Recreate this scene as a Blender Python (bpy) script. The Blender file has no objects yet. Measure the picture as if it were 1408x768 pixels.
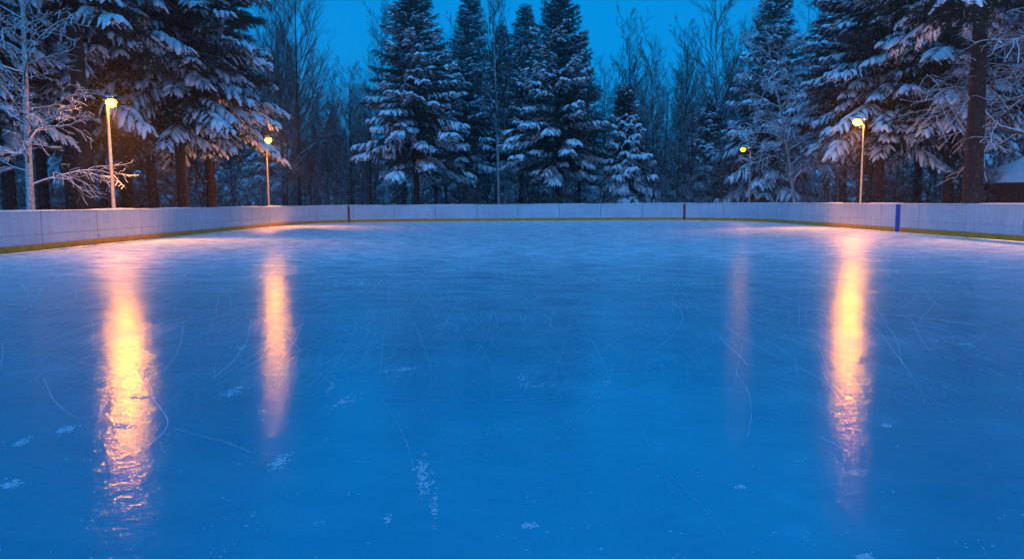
import bpy, math, random
import numpy as np
from mathutils import Matrix, Vector
R = math.radians
sc = bpy.context.scene
COL = sc.collection
rng = np.random.default_rng(11)
random.seed(5)

# ------------------------------------------------------------------ helpers
def tag(o, label=None, cat=None, group=None, kind=None):
    if label: o['label'] = label
    if cat: o['category'] = cat
    if group: o['group'] = group
    if kind: o['kind'] = kind
    return o

def empty(name, loc, rz=0.0, scale=1.0):
    o = bpy.data.objects.new(name, None); COL.objects.link(o)
    o.location = loc; o.rotation_euler = (0, 0, rz)
    o.scale = (scale,)*3 if not isinstance(scale, tuple) else scale
    o.empty_display_size = 0.3
    return o

def mesh_np(name, V, F, smooth=True):
    """V (n,3), F list of arrays (m,k) with k = 3 or 4"""
    me = bpy.data.meshes.new(name)
    V = np.asarray(V, dtype=np.float32)
    F = [np.asarray(f, dtype=np.int32) for f in F if len(f)]
    nl = sum(f.size for f in F); nf = sum(len(f) for f in F)
    me.vertices.add(len(V)); me.vertices.foreach_set('co', V.ravel())
    me.loops.add(nl); me.polygons.add(nf)
    me.loops.foreach_set('vertex_index', np.concatenate([f.ravel() for f in F]))
    tot = np.concatenate([np.full(len(f), f.shape[1], dtype=np.int32) for f in F])
    st = np.concatenate([[0], np.cumsum(tot)[:-1]]).astype(np.int32)
    me.polygons.foreach_set('loop_start', st)
    me.polygons.foreach_set('loop_total', tot)
    me.polygons.foreach_set('use_smooth', np.full(nf, smooth))
    me.update(calc_edges=True)
    return me

def obj(name, me, mat=None, parent=None, loc=None):
    o = bpy.data.objects.new(name, me); COL.objects.link(o)
    if mat and not me.materials: me.materials.append(mat)
    if parent: o.parent = parent
    if loc is not None: o.location = loc
    return o

class MB:
    def __init__(s): s.v = []; s.t = []; s.q = []; s.n = 0
    def add(s, V, T=None, Q=None):
        V = np.asarray(V, dtype=float).reshape(-1, 3)
        if T is not None and len(T): s.t.append(np.asarray(T).reshape(-1, 3) + s.n)
        if Q is not None and len(Q): s.q.append(np.asarray(Q).reshape(-1, 4) + s.n)
        s.v.append(V); s.n += len(V)
    def mesh(s, name, smooth=True):
        F = []
        if s.t: F.append(np.concatenate(s.t))
        if s.q: F.append(np.concatenate(s.q))
        return mesh_np(name, np.concatenate(s.v), F, smooth)
    def box(s, c, h, rz=0.0):
        x, y, z = h
        P = np.array([[-x,-y,-z],[x,-y,-z],[x,y,-z],[-x,y,-z],[-x,-y,z],[x,-y,z],[x,y,z],[-x,y,z]])
        ca, sa = math.cos(rz), math.sin(rz)
        P = P @ np.array([[ca, sa, 0], [-sa, ca, 0], [0, 0, 1]]) + np.array(c)
        s.add(P, Q=[[0,3,2,1],[4,5,6,7],[0,1,5,4],[1,2,6,5],[2,3,7,6],[3,0,4,7]])
    def tubes(s, P, Rr, sides=4, flat=1.0, cap=True):
        """P (M,N,3), Rr (M,N): many tapered tubes at once"""
        P = np.asarray(P, float); Rr = np.asarray(Rr, float)
        M, N, _ = P.shape
        T = np.gradient(P, axis=1); T /= np.linalg.norm(T, axis=2, keepdims=True) + 1e-9
        mean = P[:, -1] - P[:, 0]; mean /= np.linalg.norm(mean, axis=1, keepdims=True) + 1e-9
        ref = np.where(np.abs(mean[:, 2:3]) > .8, np.array([[1., 0.13, 0]]), np.array([[0, 0, 1.]]))[:, None, :]
        A = np.cross(T, ref); A /= np.linalg.norm(A, axis=2, keepdims=True) + 1e-9
        B = np.cross(A, T)
        th = np.arange(sides) / sides * 2 * math.pi + .4
        c, sn = np.cos(th), np.sin(th) * flat
        V = P[:, :, None, :] + Rr[:, :, None, None] * (A[:, :, None, :] * c[None, None, :, None] + B[:, :, None, :] * sn[None, None, :, None])
        idx = np.arange(M * N * sides).reshape(M, N, sides)
        a = idx[:, :-1, :]; b = np.roll(a, -1, axis=2); d = idx[:, 1:, :]; c2 = np.roll(d, -1, axis=2)
        Q = np.stack([a, b, c2, d], axis=-1).reshape(-1, 4)
        tr = []
        if cap:
            for k in range(1, sides - 1):
                tr.append(np.stack([idx[:, -1, 0], idx[:, -1, k], idx[:, -1, k+1]], -1))
                tr.append(np.stack([idx[:, 0, 0], idx[:, 0, k+1], idx[:, 0, k]], -1))
            tr = np.concatenate(tr)
        s.add(V.reshape(-1, 3), T=tr if len(tr) else None, Q=Q)

def norm(a): return a / (np.linalg.norm(a, axis=-1, keepdims=True) + 1e-9)

# ------------------------------------------------------------------ camera
FPX = 1000.0            # focal length in pixels of the 1408 px photograph
CAM_H = 1.36
PITCH = math.atan((384 - 277.5) / FPX)
ROLL = R(-0.37)
cam_d = bpy.data.cameras.new('camera'); cam = bpy.data.objects.new('camera', cam_d); COL.objects.link(cam)
cam_d.sensor_width = 36; cam_d.lens = FPX / 1408 * 36; cam_d.clip_end = 2000; cam_d.clip_start = .05
CM = Matrix.Translation((0, 0, CAM_H)) @ Matrix.Rotation(math.pi/2 - PITCH, 4, 'X') @ Matrix.Rotation(ROLL, 4, 'Z')
cam.matrix_world = CM
sc.camera = cam
def on_ground(px, py, z=0.0):
    d = CM.to_3x3() @ Vector(((px - 704) / FPX, (384 - py) / FPX, -1))
    k = (z - CAM_H) / d.z
    return np.array([d.x * k, d.y * k, z])
def x_at(px, y): return (px - 704) / FPX * y * math.cos(PITCH) * 1.0 + 0.0
def z_at(py, y, px=704): return CAM_H + ((277.5 - (px-704)*.0064) - py) / FPX * y

# ------------------------------------------------------------------ materials
def mat(name):
    m = bpy.data.materials.new(name); m.use_nodes = True
    nt = m.node_tree; b = nt.nodes['Principled BSDF']
    return m, nt, b
def N(nt, t, **kw):
    n = nt.nodes.new(t)
    for k, v in kw.items():
        if k.startswith('i_'):
            key = k[2:]
            key = int(key) if key.isdigit() else key.replace('_', ' ')
            n.inputs[key].default_value = v
        else: setattr(n, k, v)
    return n
def ramp(nt, src, stops):
    r = nt.nodes.new('ShaderNodeValToRGB'); nt.links.new(src, r.inputs[0])
    els = r.color_ramp.elements
    while len(els) < len(stops): els.new(.5)
    for e, (p, c) in zip(els, stops):
        e.position = p; e.color = (c[0], c[1], c[2], 1) if not isinstance(c, (int, float)) else (c, c, c, 1)
    return r
def noise(nt, scale, detail=4, rough=.55, vec=None, dist=0.0, space='Object'):
    n = N(nt, 'ShaderNodeTexNoise'); n.inputs['Scale'].default_value = scale
    n.inputs['Detail'].default_value = detail; n.inputs['Roughness'].default_value = rough
    n.inputs['Distortion'].default_value = dist
    if vec is None:
        tc = N(nt, 'ShaderNodeTexCoord'); vec = tc.outputs[space]
    nt.links.new(vec, n.inputs['Vector'])
    return n.outputs['Fac']
def mapping(nt, sc_, rz=0, loc=(0,0,0)):
    tc = N(nt, 'ShaderNodeTexCoord'); m = N(nt, 'ShaderNodeMapping')
    m.inputs['Scale'].default_value = sc_; m.inputs['Rotation'].default_value = (0, 0, rz); m.inputs['Location'].default_value = loc
    # rotate first, then scale: two nodes
    m0 = N(nt, 'ShaderNodeMapping'); m0.inputs['Rotation'].default_value = (0, 0, rz); m0.inputs['Location'].default_value = loc
    m.inputs['Rotation'].default_value = (0, 0, 0); m.inputs['Location'].default_value = (0, 0, 0)
    nt.links.new(tc.outputs['Object'], m0.inputs['Vector']); nt.links.new(m0.outputs[0], m.inputs['Vector'])
    return m.outputs[0]
def mathn(nt, op, a, b=None, clamp=False):
    m = N(nt, 'ShaderNodeMath', operation=op, use_clamp=clamp)
    for i, v in enumerate((a, b)):
        if v is None: continue
        if isinstance(v, (int, float)): m.inputs[i].default_value = v
        else: nt.links.new(v, m.inputs[i])
    return m.outputs[0]
def mixc(nt, fac, a, b):
    m = N(nt, 'ShaderNodeMix', data_type='RGBA')
    for i, v in ((0, fac), (6, a), (7, b)):
        if isinstance(v, (int, float)): m.inputs[i].default_value = v
        elif isinstance(v, tuple): m.inputs[i].default_value = (*v, 1)
        else: nt.links.new(v, m.inputs[i])
    return m.outputs[2]
def bump(nt, b, h, strength, dist):
    n = N(nt, 'ShaderNodeBump'); n.inputs['Strength'].default_value = strength; n.inputs['Distance'].default_value = dist
    nt.links.new(h, n.inputs['Height']); nt.links.new(n.outputs[0], b.inputs['Normal'])

def m_snow():
    m, nt, b = mat('snow')
    c = ramp(nt, noise(nt, 3, 5), [(.3, (.72, .76, .82)), (.7, (.86, .88, .9))])
    nt.links.new(c.outputs[0], b.inputs['Base Color']); b.inputs['Roughness'].default_value = .8
    b.inputs['Specular IOR Level'].default_value = .2
    bump(nt, b, noise(nt, 14, 5), .5, .03)
    return m
SNOW = m_snow()

def snowy(name, c0, c1, scale, amount=.15, soft=.25, zstretch=.25, bstr=.6, stick=.0):
    """bark or wood with lying snow on whatever faces up"""
    m, nt, b = mat(name)
    tc = N(nt, 'ShaderNodeTexCoord'); mp = N(nt, 'ShaderNodeMapping'); mp.inputs['Scale'].default_value = (1, 1, zstretch)
    nt.links.new(tc.outputs['Object'], mp.inputs[0])
    n1 = noise(nt, scale, 6, .65, mp.outputs[0])
    col = ramp(nt, n1, [(.3, c0), (.7, c1)]).outputs[0]
    g = N(nt, 'ShaderNodeNewGeometry'); sx = N(nt, 'ShaderNodeSeparateXYZ'); nt.links.new(g.outputs['Normal'], sx.inputs[0])
    n2 = noise(nt, 5, 4)
    s = mathn(nt, 'ADD', sx.outputs['Z'], mathn(nt, 'MULTIPLY', mathn(nt, 'SUBTRACT', n2, .5), 1.6))
    f = N(nt, 'ShaderNodeMapRange'); f.inputs['From Min'].default_value = amount; f.inputs['From Max'].default_value = amount + soft
    nt.links.new(s, f.inputs[0]); fac = f.outputs[0]
    if stick:
        n3 = ramp(nt, noise(nt, 7, 6, .7), [(.56, 0.), (.64, stick)]).outputs[0]
        fac = mathn(nt, 'MAXIMUM', fac, n3)
    nt.links.new(mixc(nt, fac, col, (.8, .83, .87)), b.inputs['Base Color'])
    b.inputs['Roughness'].default_value = .9; b.inputs['Specular IOR Level'].default_value = .2
    bump(nt, b, n1, bstr, .02)
    return m
BARK_PINE = snowy('pine_bark', (.020, .014, .012), (.095, .055, .04), 14, .75, .2, stick=.15)
BARK_DARK = snowy('dark_bark', (.012, .010, .010), (.045, .035, .03), 14, .7, .2, stick=.08)
BARK_BIRCH = snowy('birch_bark', (.12, .11, .105), (.6, .58, .56), 9, .35, .3, zstretch=1.6, stick=.5)
TWIG = snowy('frosted_twigs', (.025, .022, .02), (.07, .055, .05), 20, .35, .3)
TWIG_SNOW = snowy('snowy_twigs', (.05, .04, .035), (.13, .10, .085), 20, -.10, .3)
TWIG_BARE = snowy('grey_twigs', (.06, .05, .045), (.14, .11, .1), 20, .55, .3)

def m_needles():
    m, nt, b = mat('conifer_needles')
    n1 = noise(nt, 1.3, 3); n2 = noise(nt, 9, 2)
    f = mathn(nt, 'MULTIPLY', mathn(nt, 'ADD', n1, n2), .5)
    c = ramp(nt, f, [(.35, (.008, .018, .012)), (.5, (.018, .036, .02)), (.68, (.04, .06, .03))])
    nt.links.new(c.outputs[0], b.inputs['Base Color'])
    b.inputs['Roughness'].default_value = .7; b.inputs['Specular IOR Level'].default_value = .25
    return m
NEEDLES = m_needles()

def plain(name, c, rough=.5, metal=0.0, nscale=8, var=.2, bstr=.15):
    m, nt, b = mat(name)
    lo = tuple(x * (1 - var) for x in c); hi = tuple(min(1, x * (1 + var)) for x in c)
    n = noise(nt, nscale, 5, .6)
    nt.links.new(ramp(nt, n, [(.3, lo), (.7, hi)]).outputs[0], b.inputs['Base Color'])
    b.inputs['Roughness'].default_value = rough; b.inputs['Metallic'].default_value = metal
    bump(nt, b, n, bstr, .005)
    return m
M_STEEL = plain('galvanised_steel', (.27, .27, .28), .5, .35)
M_HOUSING = plain('lamp_housing', (.10, .10, .11), .5, .3)
M_YELLOW = plain('yellow_plastic', (.98, .28, .0), .5, 0, 4, .25)
M_CAP = plain('cap_rail', (.62, .65, .72), .6, 0, 5, .2)
M_RED = plain('red_paint', (.35, .03, .04), .5, 0, 5, .2)
M_BLUE = plain('blue_paint', (.002, .05, .42), .75, 0, 5, .15)
M_BOLT = plain('bolt_steel', (.2, .2, .23), .5, .3)
M_SEAM = plain('seam_backing_board', (.12, .12, .14), .8)  # dark frame sheet backing the panels, visible through their gaps

def m_board():
    m, nt, b = mat('white_board_plastic')
    tc = N(nt, 'ShaderNodeTexCoord'); mp = N(nt, 'ShaderNodeMapping'); mp.inputs['Scale'].default_value = (1, 1, .18)
    nt.links.new(tc.outputs['Object'], mp.inputs[0])
    n1 = noise(nt, 5, 6, .7, mp.outputs[0]); n2 = noise(nt, .35, 3); 
    base = ramp(nt, mathn(nt, 'ADD', mathn(nt, 'MULTIPLY', n1, .5), mathn(nt, 'MULTIPLY', n2, .5)), [(.35, (.48, .47, .52)), (.6, (.66, .64, .68))]).outputs[0]
    mp2 = N(nt, 'ShaderNodeMapping'); mp2.inputs['Scale'].default_value = (.6, .6, 14)
    nt.links.new(tc.outputs['Object'], mp2.inputs[0])
    sc_ = ramp(nt, noise(nt, 1.6, 6, .75, mp2.outputs[0]), [(.58, 0.), (.66, .5)]).outputs[0]
    nt.links.new(mixc(nt, sc_, base, (.2, .21, .24)), b.inputs['Base Color'])
    b.inputs['Roughness'].default_value = .42
    bump(nt, b, n1, .2, .004)
    return m
M_BOARD = m_board()

def m_ice():
    m, nt, b = mat('rink_ice')
    # cloudiness in the ice body
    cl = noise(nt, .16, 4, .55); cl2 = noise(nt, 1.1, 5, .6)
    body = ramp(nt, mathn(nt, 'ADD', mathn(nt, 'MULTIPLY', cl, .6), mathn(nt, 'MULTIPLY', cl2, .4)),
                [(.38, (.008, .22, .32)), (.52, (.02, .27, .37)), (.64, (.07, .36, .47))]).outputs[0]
    # fine scratches: stretched noise in several directions
    tot = None
    for rz, sx, sy, lo, hi, w in ((1.57, .45, 34, .70, .74, .7), (1.38, .5, 26, .70, .74, .7), (1.78, .5, 28, .70, .745, .7),
                                  (1.12, .6, 30, .71, .75, .55), (2.05, .6, 34, .71, .75, .55), (.35, .6, 30, .725, .76, .4)):
        v = mapping(nt, (sx, sy, 1), rz, (rz * 7, 3, 0))
        n = noise(nt, 1.0, 3, .6, v, .15)
        s = N(nt, 'ShaderNodeMapRange'); s.inputs['From Min'].default_value = lo - .15; s.inputs['From Max'].default_value = hi - .10
        s.inputs['To Max'].default_value = w; nt.links.new(n, s.inputs[0])
        tot = s.outputs[0] if tot is None else mathn(nt, 'MAXIMUM', tot, s.outputs[0])
    # broken by patches of more and less wear
    wear = ramp(nt, noise(nt, .45, 4, .6), [(.38, .15), (.62, 1.)]).outputs[0]
    # shaved snow dust, thicker towards the boards
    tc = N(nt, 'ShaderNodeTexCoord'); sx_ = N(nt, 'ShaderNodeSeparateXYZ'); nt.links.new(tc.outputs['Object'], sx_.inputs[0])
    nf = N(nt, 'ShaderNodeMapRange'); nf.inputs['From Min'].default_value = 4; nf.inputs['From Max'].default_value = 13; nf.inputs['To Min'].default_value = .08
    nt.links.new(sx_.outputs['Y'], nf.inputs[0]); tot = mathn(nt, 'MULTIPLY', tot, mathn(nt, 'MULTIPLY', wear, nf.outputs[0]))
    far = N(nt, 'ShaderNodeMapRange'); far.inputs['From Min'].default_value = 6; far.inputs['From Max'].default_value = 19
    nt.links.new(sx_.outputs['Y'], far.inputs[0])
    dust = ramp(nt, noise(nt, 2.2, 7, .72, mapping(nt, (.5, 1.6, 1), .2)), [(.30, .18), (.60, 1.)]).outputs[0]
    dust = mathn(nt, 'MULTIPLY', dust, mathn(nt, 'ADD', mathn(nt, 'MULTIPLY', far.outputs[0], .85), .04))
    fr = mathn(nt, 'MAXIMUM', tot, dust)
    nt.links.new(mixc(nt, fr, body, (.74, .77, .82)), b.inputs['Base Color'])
    rg = mathn(nt, 'ADD', mathn(nt, 'MULTIPLY', fr, .30), mathn(nt, 'ADD', .045, mathn(nt, 'MULTIPLY', cl2, .06)))
    nt.links.new(rg, b.inputs['Roughness'])
    b.inputs['IOR'].default_value = 1.45
    nt.links.new(mathn(nt, 'SUBTRACT', .6, mathn(nt, 'MULTIPLY', dust, .42)), b.inputs['Specular IOR Level'])
    b1 = noise(nt, 8, 5, .66, mapping(nt, (1, 1.5, 1), .1)); b2 = noise(nt, 48, 3, .6)
    h = mathn(nt, 'ADD', mathn(nt, 'MULTIPLY', b1, 1.0), mathn(nt, 'ADD', mathn(nt, 'MULTIPLY', b2, .14), mathn(nt, 'MULTIPLY', tot, .25)))
    bump(nt, b, h, .5, .0085)
    return m
M_ICE = m_ice()

def m_planks():
    m, nt, b = mat('dark_planks')
    tc = N(nt, 'ShaderNodeTexCoord'); mp = N(nt, 'ShaderNodeMapping'); mp.inputs['Scale'].default_value = (4, 4, .4)
    nt.links.new(tc.outputs['Object'], mp.inputs[0])
    n = noise(nt, 4, 6, .7, mp.outputs[0])
    nt.links.new(ramp(nt, n, [(.3, (.02, .012, .010)), (.7, (.07, .038, .03))]).outputs[0], b.inputs['Base Color'])
    b.inputs['Roughness'].default_value = .85; bump(nt, b, n, .5, .01)
    return m
M_PLANK = m_planks()

LAMP_COL = (1.0, .33, .001)
LAMP_STR = 340.0
def m_emit(s):
    m = bpy.data.materials.new('lamp_glow'); m.use_nodes = True; nt = m.node_tree; nt.nodes.clear()
    e = N(nt, 'ShaderNodeEmission'); e.inputs[0].default_value = (*LAMP_COL, 1); e.inputs[1].default_value = s
    o = N(nt, 'ShaderNodeOutputMaterial'); nt.links.new(e.outputs[0], o.inputs[0])
    return m
M_GLOW = m_emit(LAMP_STR)
M_GLOW_DIM = m_emit(24.0)

# ------------------------------------------------------------------ rink
X0, X1, Y0, Y1, RC = -14.0, 16.0, -9.0, 52.0, 8.5
def rink_path(off=0.0):
    """closed outline walked from the near left straight, clockwise; returns points and outward normals at ~0.25 m"""
    pts, nor = [], []
    def seg(a, b, n):
        L = math.dist(a, b); k = max(2, int(L / .5))
        for i in range(k):
            t = i / k; pts.append((a[0] + (b[0]-a[0])*t, a[1] + (b[1]-a[1])*t)); nor.append(n)
    def arc(c, a0, a1):
        k = int(abs(a1 - a0) * RC / .3)
        for i in range(k):
            a = a0 + (a1 - a0) * i / k
            pts.append((c[0] + RC*math.cos(a), c[1] + RC*math.sin(a))); nor.append((math.cos(a), math.sin(a)))
    seg((X0, Y0+RC), (X0, Y1-RC), (-1, 0)); arc((X0+RC, Y1-RC), math.pi, math.pi/2)
    seg((X0+RC, Y1), (X1-RC, Y1), (0, 1)); arc((X1-RC, Y1-RC), math.pi/2, 0)
    seg((X1, Y1-RC), (X1, Y0+RC), (1, 0)); arc((X1-RC, Y0+RC), 0, -math.pi/2)
    seg((X1-RC, Y0), (X0+RC, Y0), (0, -1)); arc((X0+RC, Y0+RC), -math.pi/2, -math.pi)
    P = np.array(pts); Nn = np.array(nor)
    return P, Nn
P_, N_ = rink_path()
Pc = np.vstack([P_, P_[:1]]); S_ = np.concatenate([[0], np.cumsum(np.linalg.norm(np.diff(Pc, axis=0), axis=1))])
PER = S_[-1]
Nc = np.vstack([N_, N_[:1]])
def path_at(s):
    s = np.mod(s, PER) if np.ndim(s) == 0 else np.asarray(s)
    return np.array([np.interp(s, S_, Pc[:, 0]), np.interp(s, S_, Pc[:, 1])]).T, norm(np.array([np.interp(s, S_, Nc[:, 0]), np.interp(s, S_, Nc[:, 1])]).T)
def s_of_px(px):
    """path length of the far side board seen at column px"""
    best = None
    for s in np.arange(5, PER*.62, .1):
        p, _ = path_at(s)
        if p[1] < 15: continue
        e = abs(p[0] - (px-704)/FPX * (p[1]*math.cos(PITCH)))
        if best is None or e < best[0]: best = (e, s)
    return best[1]
def strip(mb, s0, s1, z0, z1, d_in, d_out, step=.3, bev=0.0):
    """closed box section swept along the outline between path lengths s0 and s1"""
    k = max(1, int(math.ceil((s1 - s0) / step)))
    ss = np.linspace(s0, s1, k + 1)
    p, n = path_at(np.minimum(ss, PER - 1e-6))
    prof = [(d_in, z0), (d_in, z1 - bev), (d_in + bev, z1), (d_out - bev, z1), (d_out, z1 - bev), (d_out, z0)] if bev else [(d_in, z0), (d_in, z1), (d_out, z1), (d_out, z0)]
    m = len(prof)
    V = np.zeros((k + 1, m, 3))
    for j, (d, z) in enumerate(prof):
        V[:, j, :2] = p + n * d; V[:, j, 2] = z
    idx = np.arange((k+1)*m).reshape(k+1, m)
    a = idx[:-1]; b = np.roll(a, -1, 1); d_ = idx[1:]; c = np.roll(d_, -1, 1)
    Q = np.stack([a, d_, c, b], -1).reshape(-1, 4)
    caps = []
    for r in (idx[0], idx[-1][::-1]):
        for j in range(1, m-1): caps.append([r[0], r[j], r[j+1]])
    mb.add(V.reshape(-1, 3), T=caps, Q=Q)

ice_v = np.column_stack([P_ + N_*.02, np.zeros(len(P_))])
cen = np.array([[1.0, 21.5, 0.0]])
V = np.vstack([ice_v, cen]); n_ = len(ice_v)
F = np.array([[i, n_, (i+1) % n_] for i in range(n_)])
ice = obj('ice_surface', mesh_np('ice_surface', V, [F], False), M_ICE)
tag(ice, 'blue skated ice sheet with scratches and lamp reflections', None, None, 'structure')

def gnd_h(x, y):
    dx = np.maximum(np.maximum(X0 - x, x - X1), 0); dy = np.maximum(np.maximum(Y0 - y, y - Y1), 0)
    d = np.hypot(dx, dy)
    h = .16 + .12*np.sin(x*.31 + 1.3)*np.cos(y*.27) + .07*np.sin(x*.9 + y*.7) + .05*np.cos(y*1.3 - x*.5)
    far = np.clip((d - 15) / 60, 0, 1)
    return np.where(d > .35, np.clip(h, .02, 1) * np.clip((d-.3)/1.2, 0, 1) + far*1.2*(.6+.4*np.sin(x*.05)), -.08)
gx = np.concatenate([np.linspace(-600, -80, 14), np.linspace(-78, 78, 157), np.linspace(80, 600, 14)])
gy = np.concatenate([np.linspace(-300, -30, 8), np.linspace(-28, 112, 141), np.linspace(115, 700, 16)])
GX, GY = np.meshgrid(gx, gy); GZ = gnd_h(GX, GY)
ii = np.arange(GX.size).reshape(GX.shape)
ground = obj('snow_ground', mesh_np('snow_ground', np.stack([GX, GY, GZ], -1).reshape(-1, 3),
             [np.stack([ii[:-1, :-1], ii[:-1, 1:], ii[1:, 1:], ii[1:, :-1]], -1).reshape(-1, 4)]), SNOW)
tag(ground, 'snow covered forest floor around the rink', None, None, 'structure')

boards = empty('rink_boards', (X0, Y0, 0)); boards.location = (0, 0, 0)
tag(boards, 'low white dasher boards with yellow kickplate running round the ice rink', 'rink boards')
BH = 1.2
seam0 = s_of_px(54)
npan = 57; pl = PER / npan
for i in range(npan):
    s0 = (seam0 % pl) + i*pl
    mb = MB()
    a, b_ = s0 + .014, s0 + pl - .014
    dz = rng.uniform(-.006, .006); dd = rng.uniform(-.004, .004)
    if b_ > PER:
        strip(mb, a, PER - .001, .02, BH - .045 + dz, .0 + dd, .03 + dd)
        strip(mb, 0.001, b_ - PER, .02, BH - .045 + dz, .0 + dd, .03 + dd)
    else:
        strip(mb, a, b_, .02, BH - .045 + dz, .0 + dd, .03 + dd)
    obj('board_panel', mb.mesh('board_panel', False), M_BOARD, boards)
mb = MB(); strip(mb, 0, PER - 1e-3, .02, BH - .06, .04, .07); obj('backing_frame', mb.mesh('backing_frame', False), M_SEAM, boards)
mb = MB(); strip(mb, 0, PER - 1e-3, .03, .215, -.02, -.006, bev=.004); obj('kickplate', mb.mesh('kickplate', False), M_YELLOW, boards)
mb = MB(); strip(mb, 0, PER - 1e-3, BH - .038, BH, -.02, .09, bev=.012); obj('cap_rail', mb.mesh('cap_rail', False), M_CAP, boards)
mb = MB()
for s in np.arange(0, PER, .16):
    if rng.random() < .12: continue
    p, n = path_at(s); 
    mb.box((p[0] - n[0]*.006, p[1] - n[1]*.006, .5 + rng.normal()*.004), (.035, .006, .007), math.atan2(n[1], n[0]) + math.pi/2)
obj('bolt_row', mb.mesh('bolt_row', False), M_BOLT, boards)
# outer support posts
for i in range(npan):
    p, n = path_at((seam0 % pl) + i*pl); q = p + n*.12
    if i % 2: continue
    mb = MB(); mb.box((q[0], q[1], .55), (.03, .05, .55), math.atan2(n[1], n[0]) + math.pi/2)
    obj('support_post', mb.mesh('support_post', False), M_STEEL, boards)
# painted marks on the boards
def mark(px, w, m, name, z1=BH - .047, z0=.03, d=-.030):
    s = s_of_px(px); mb = MB(); strip(mb, s - w/2, s + w/2, z0, z1, d, d + .006 if d > -.02 else -.0225)
    strip(mb, s - w/2, s + w/2, .217, z1, -.012, -.0055)
    return obj(name, mb.mesh(name, False), m, boards)
mark(480, .16, M_RED, 'goal_line_mark'); mark(942.5, .16, M_RED, 'goal_line_mark')
mark(1237, .30, M_BLUE, 'blue_line_mark')
# gate in the right boards: pale edging of a door leaf
sg = s_of_px(1127)
mb = MB()
strip(mb, sg - .03, sg + .03, .23, BH - .05, -.012, -.0055)
strip(mb, sg + 1.15, sg + 1.19, .23, BH - .05, -.012, -.0055)
strip(mb, sg + .03, sg + 1.15, BH - .10, BH - .05, -.012, -.0055)
obj('gate_edging', mb.mesh('gate_edging', False), plain('cream_edging', (.7, .6, .42), .5), boards)
# snow lying on the cap rail, in broken lengths
s = 0
while s < PER*.66:
    mb = MB()
    L = rng.uniform(1.5, 6)
    ss = np.linspace(s, s + L, 14); p, n = path_at(ss)
    prof = np.sin(np.linspace(.15, math.pi-.15, 14))**.4
    pp = np.column_stack([p + n*.035, np.full(14, BH + .004)])
    mb.tubes(pp[None], (.032 * prof * rng.uniform(.8, 1.2, 14))[None], 7, .55)
    s += L + rng.uniform(.3, 5)
    obj('rail_snow', mb.mesh('rail_snow'), SNOW, boards)
# ice shavings heaped along the foot of the boards
mb = MB()
for s in np.arange(0, PER - 1.2, .9):
    ss = np.linspace(s, s + 1.1, 8); p, n = path_at(ss)
    r = (.02 + .05*rng.random(8)**2) * np.array([.5, 1, 1, 1, 1, 1, 1, .5])
    mb.tubes(np.column_stack([p - n*.06, np.full(8, -.004)])[None], r[None], 7, .4)
sh = obj('ice_shavings', mb.mesh('ice_shavings'), SNOW)
tag(sh, 'thin ridge of shaved snow along the foot of the boards', 'snow', None, 'stuff')

# --- skate marks: thin ribbons of cut ice lying on the surface
def ribbon(mb, P, w, z):
    P = np.asarray(P, float); T = norm(np.gradient(P, axis=0)); Nn = np.stack([-T[:, 1], T[:, 0]], -1)
    k = len(P); w = np.asarray(w).reshape(-1, 1) * np.ones((k, 1))
    a = P + Nn*w/2; b = P - Nn*w/2
    V = np.zeros((k, 2, 3)); V[:, 0, :2] = a; V[:, 1, :2] = b; V[:, :, 2] = z
    idx = np.arange(2*k).reshape(k, 2)
    mb.add(V.reshape(-1, 3), Q=np.stack([idx[:-1, 0], idx[:-1, 1], idx[1:, 1], idx[1:, 0]], -1))
mb = MB(); zc = .0016
def inside(p): return (p[:, 0] > X0+.6) & (p[:, 0] < X1-.6) & (p[:, 1] > 1.2) & (p[:, 1] < Y1-2)
cnt = 0
while cnt < 1300:
    y = 5.0 + 34*rng.random()**1.1; x = rng.uniform(-.85, .85)*y
    if not (X0+1 < x < X1-1): continue
    rad = rng.uniform(1.5, 25) * rng.choice([-1, 1]); L = rng.uniform(.25, 3.2)*(1 + y/14); a0 = rng.uniform(0, 2*math.pi)
    if cnt > 320: a0 = math.pi/2 + rng.normal(0, .22) - .02*x; rad = rng.choice([-1, 1])*rng.uniform(12, 60); L = rng.uniform(.4, 3.0)*(1 + y/12)
    k = 14; t = np.linspace(0, L, k); a = a0 + t/rad + .12*np.sin(t*2.1 + rng.random()*6)/ (1+L)
    P = np.array([x, y]) + np.cumsum(np.stack([np.cos(a), np.sin(a)], -1) * (L/k), axis=0)
    if not inside(P).all() or P[:, 1].min() < 4.4: continue
    w = rng.uniform(.0008, .0026)*(1 + y*.09) * np.clip(np.sin(np.linspace(.05, math.pi-.05, k))*1.6, 0, 1)
    ribbon(mb, P, w, zc + (cnt % 40)*.00003); cnt += 1
def px_line(pts, w, k=40, jit=.002):
    P = np.array([on_ground(*p)[:2] for p in pts]); d = np.concatenate([[0], np.cumsum(np.linalg.norm(np.diff(P, axis=0), axis=1))])
    t = np.linspace(0, d[-1], k)
    Q = np.stack([np.interp(t, d, P[:, 0]), np.interp(t, d, P[:, 1])], -1)
    for _ in range(6): Q[1:-1] = (Q[:-2] + Q[1:-1]*2 + Q[2:])/4
    ribbon(mb, Q, w*.6*rng.uniform(.3, 1.3, k), zc + .0014)
px_line([(197, 478), (194, 505), (200, 530), (215, 555), (232, 575), (234, 587), (222, 600), (205, 612)], .011)
px_line([(345, 440), (340, 470), (320, 498), (292, 522)], .010)
px_line([(60, 520), (72, 548), (92, 568), (112, 578), (135, 572), (150, 548)], .007)
px_line([(238, 588), (270, 598), (310, 607), (345, 622)], .006)
px_line([(148, 590), (215, 610), (250, 700), (268, 745)][:2], .004)
px_line([(1213, 432), (1265, 436), (1340, 447)], .05)
px_line([(1132, 512), (1142, 532), (1160, 558), (1168, 575)], .009)
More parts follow.
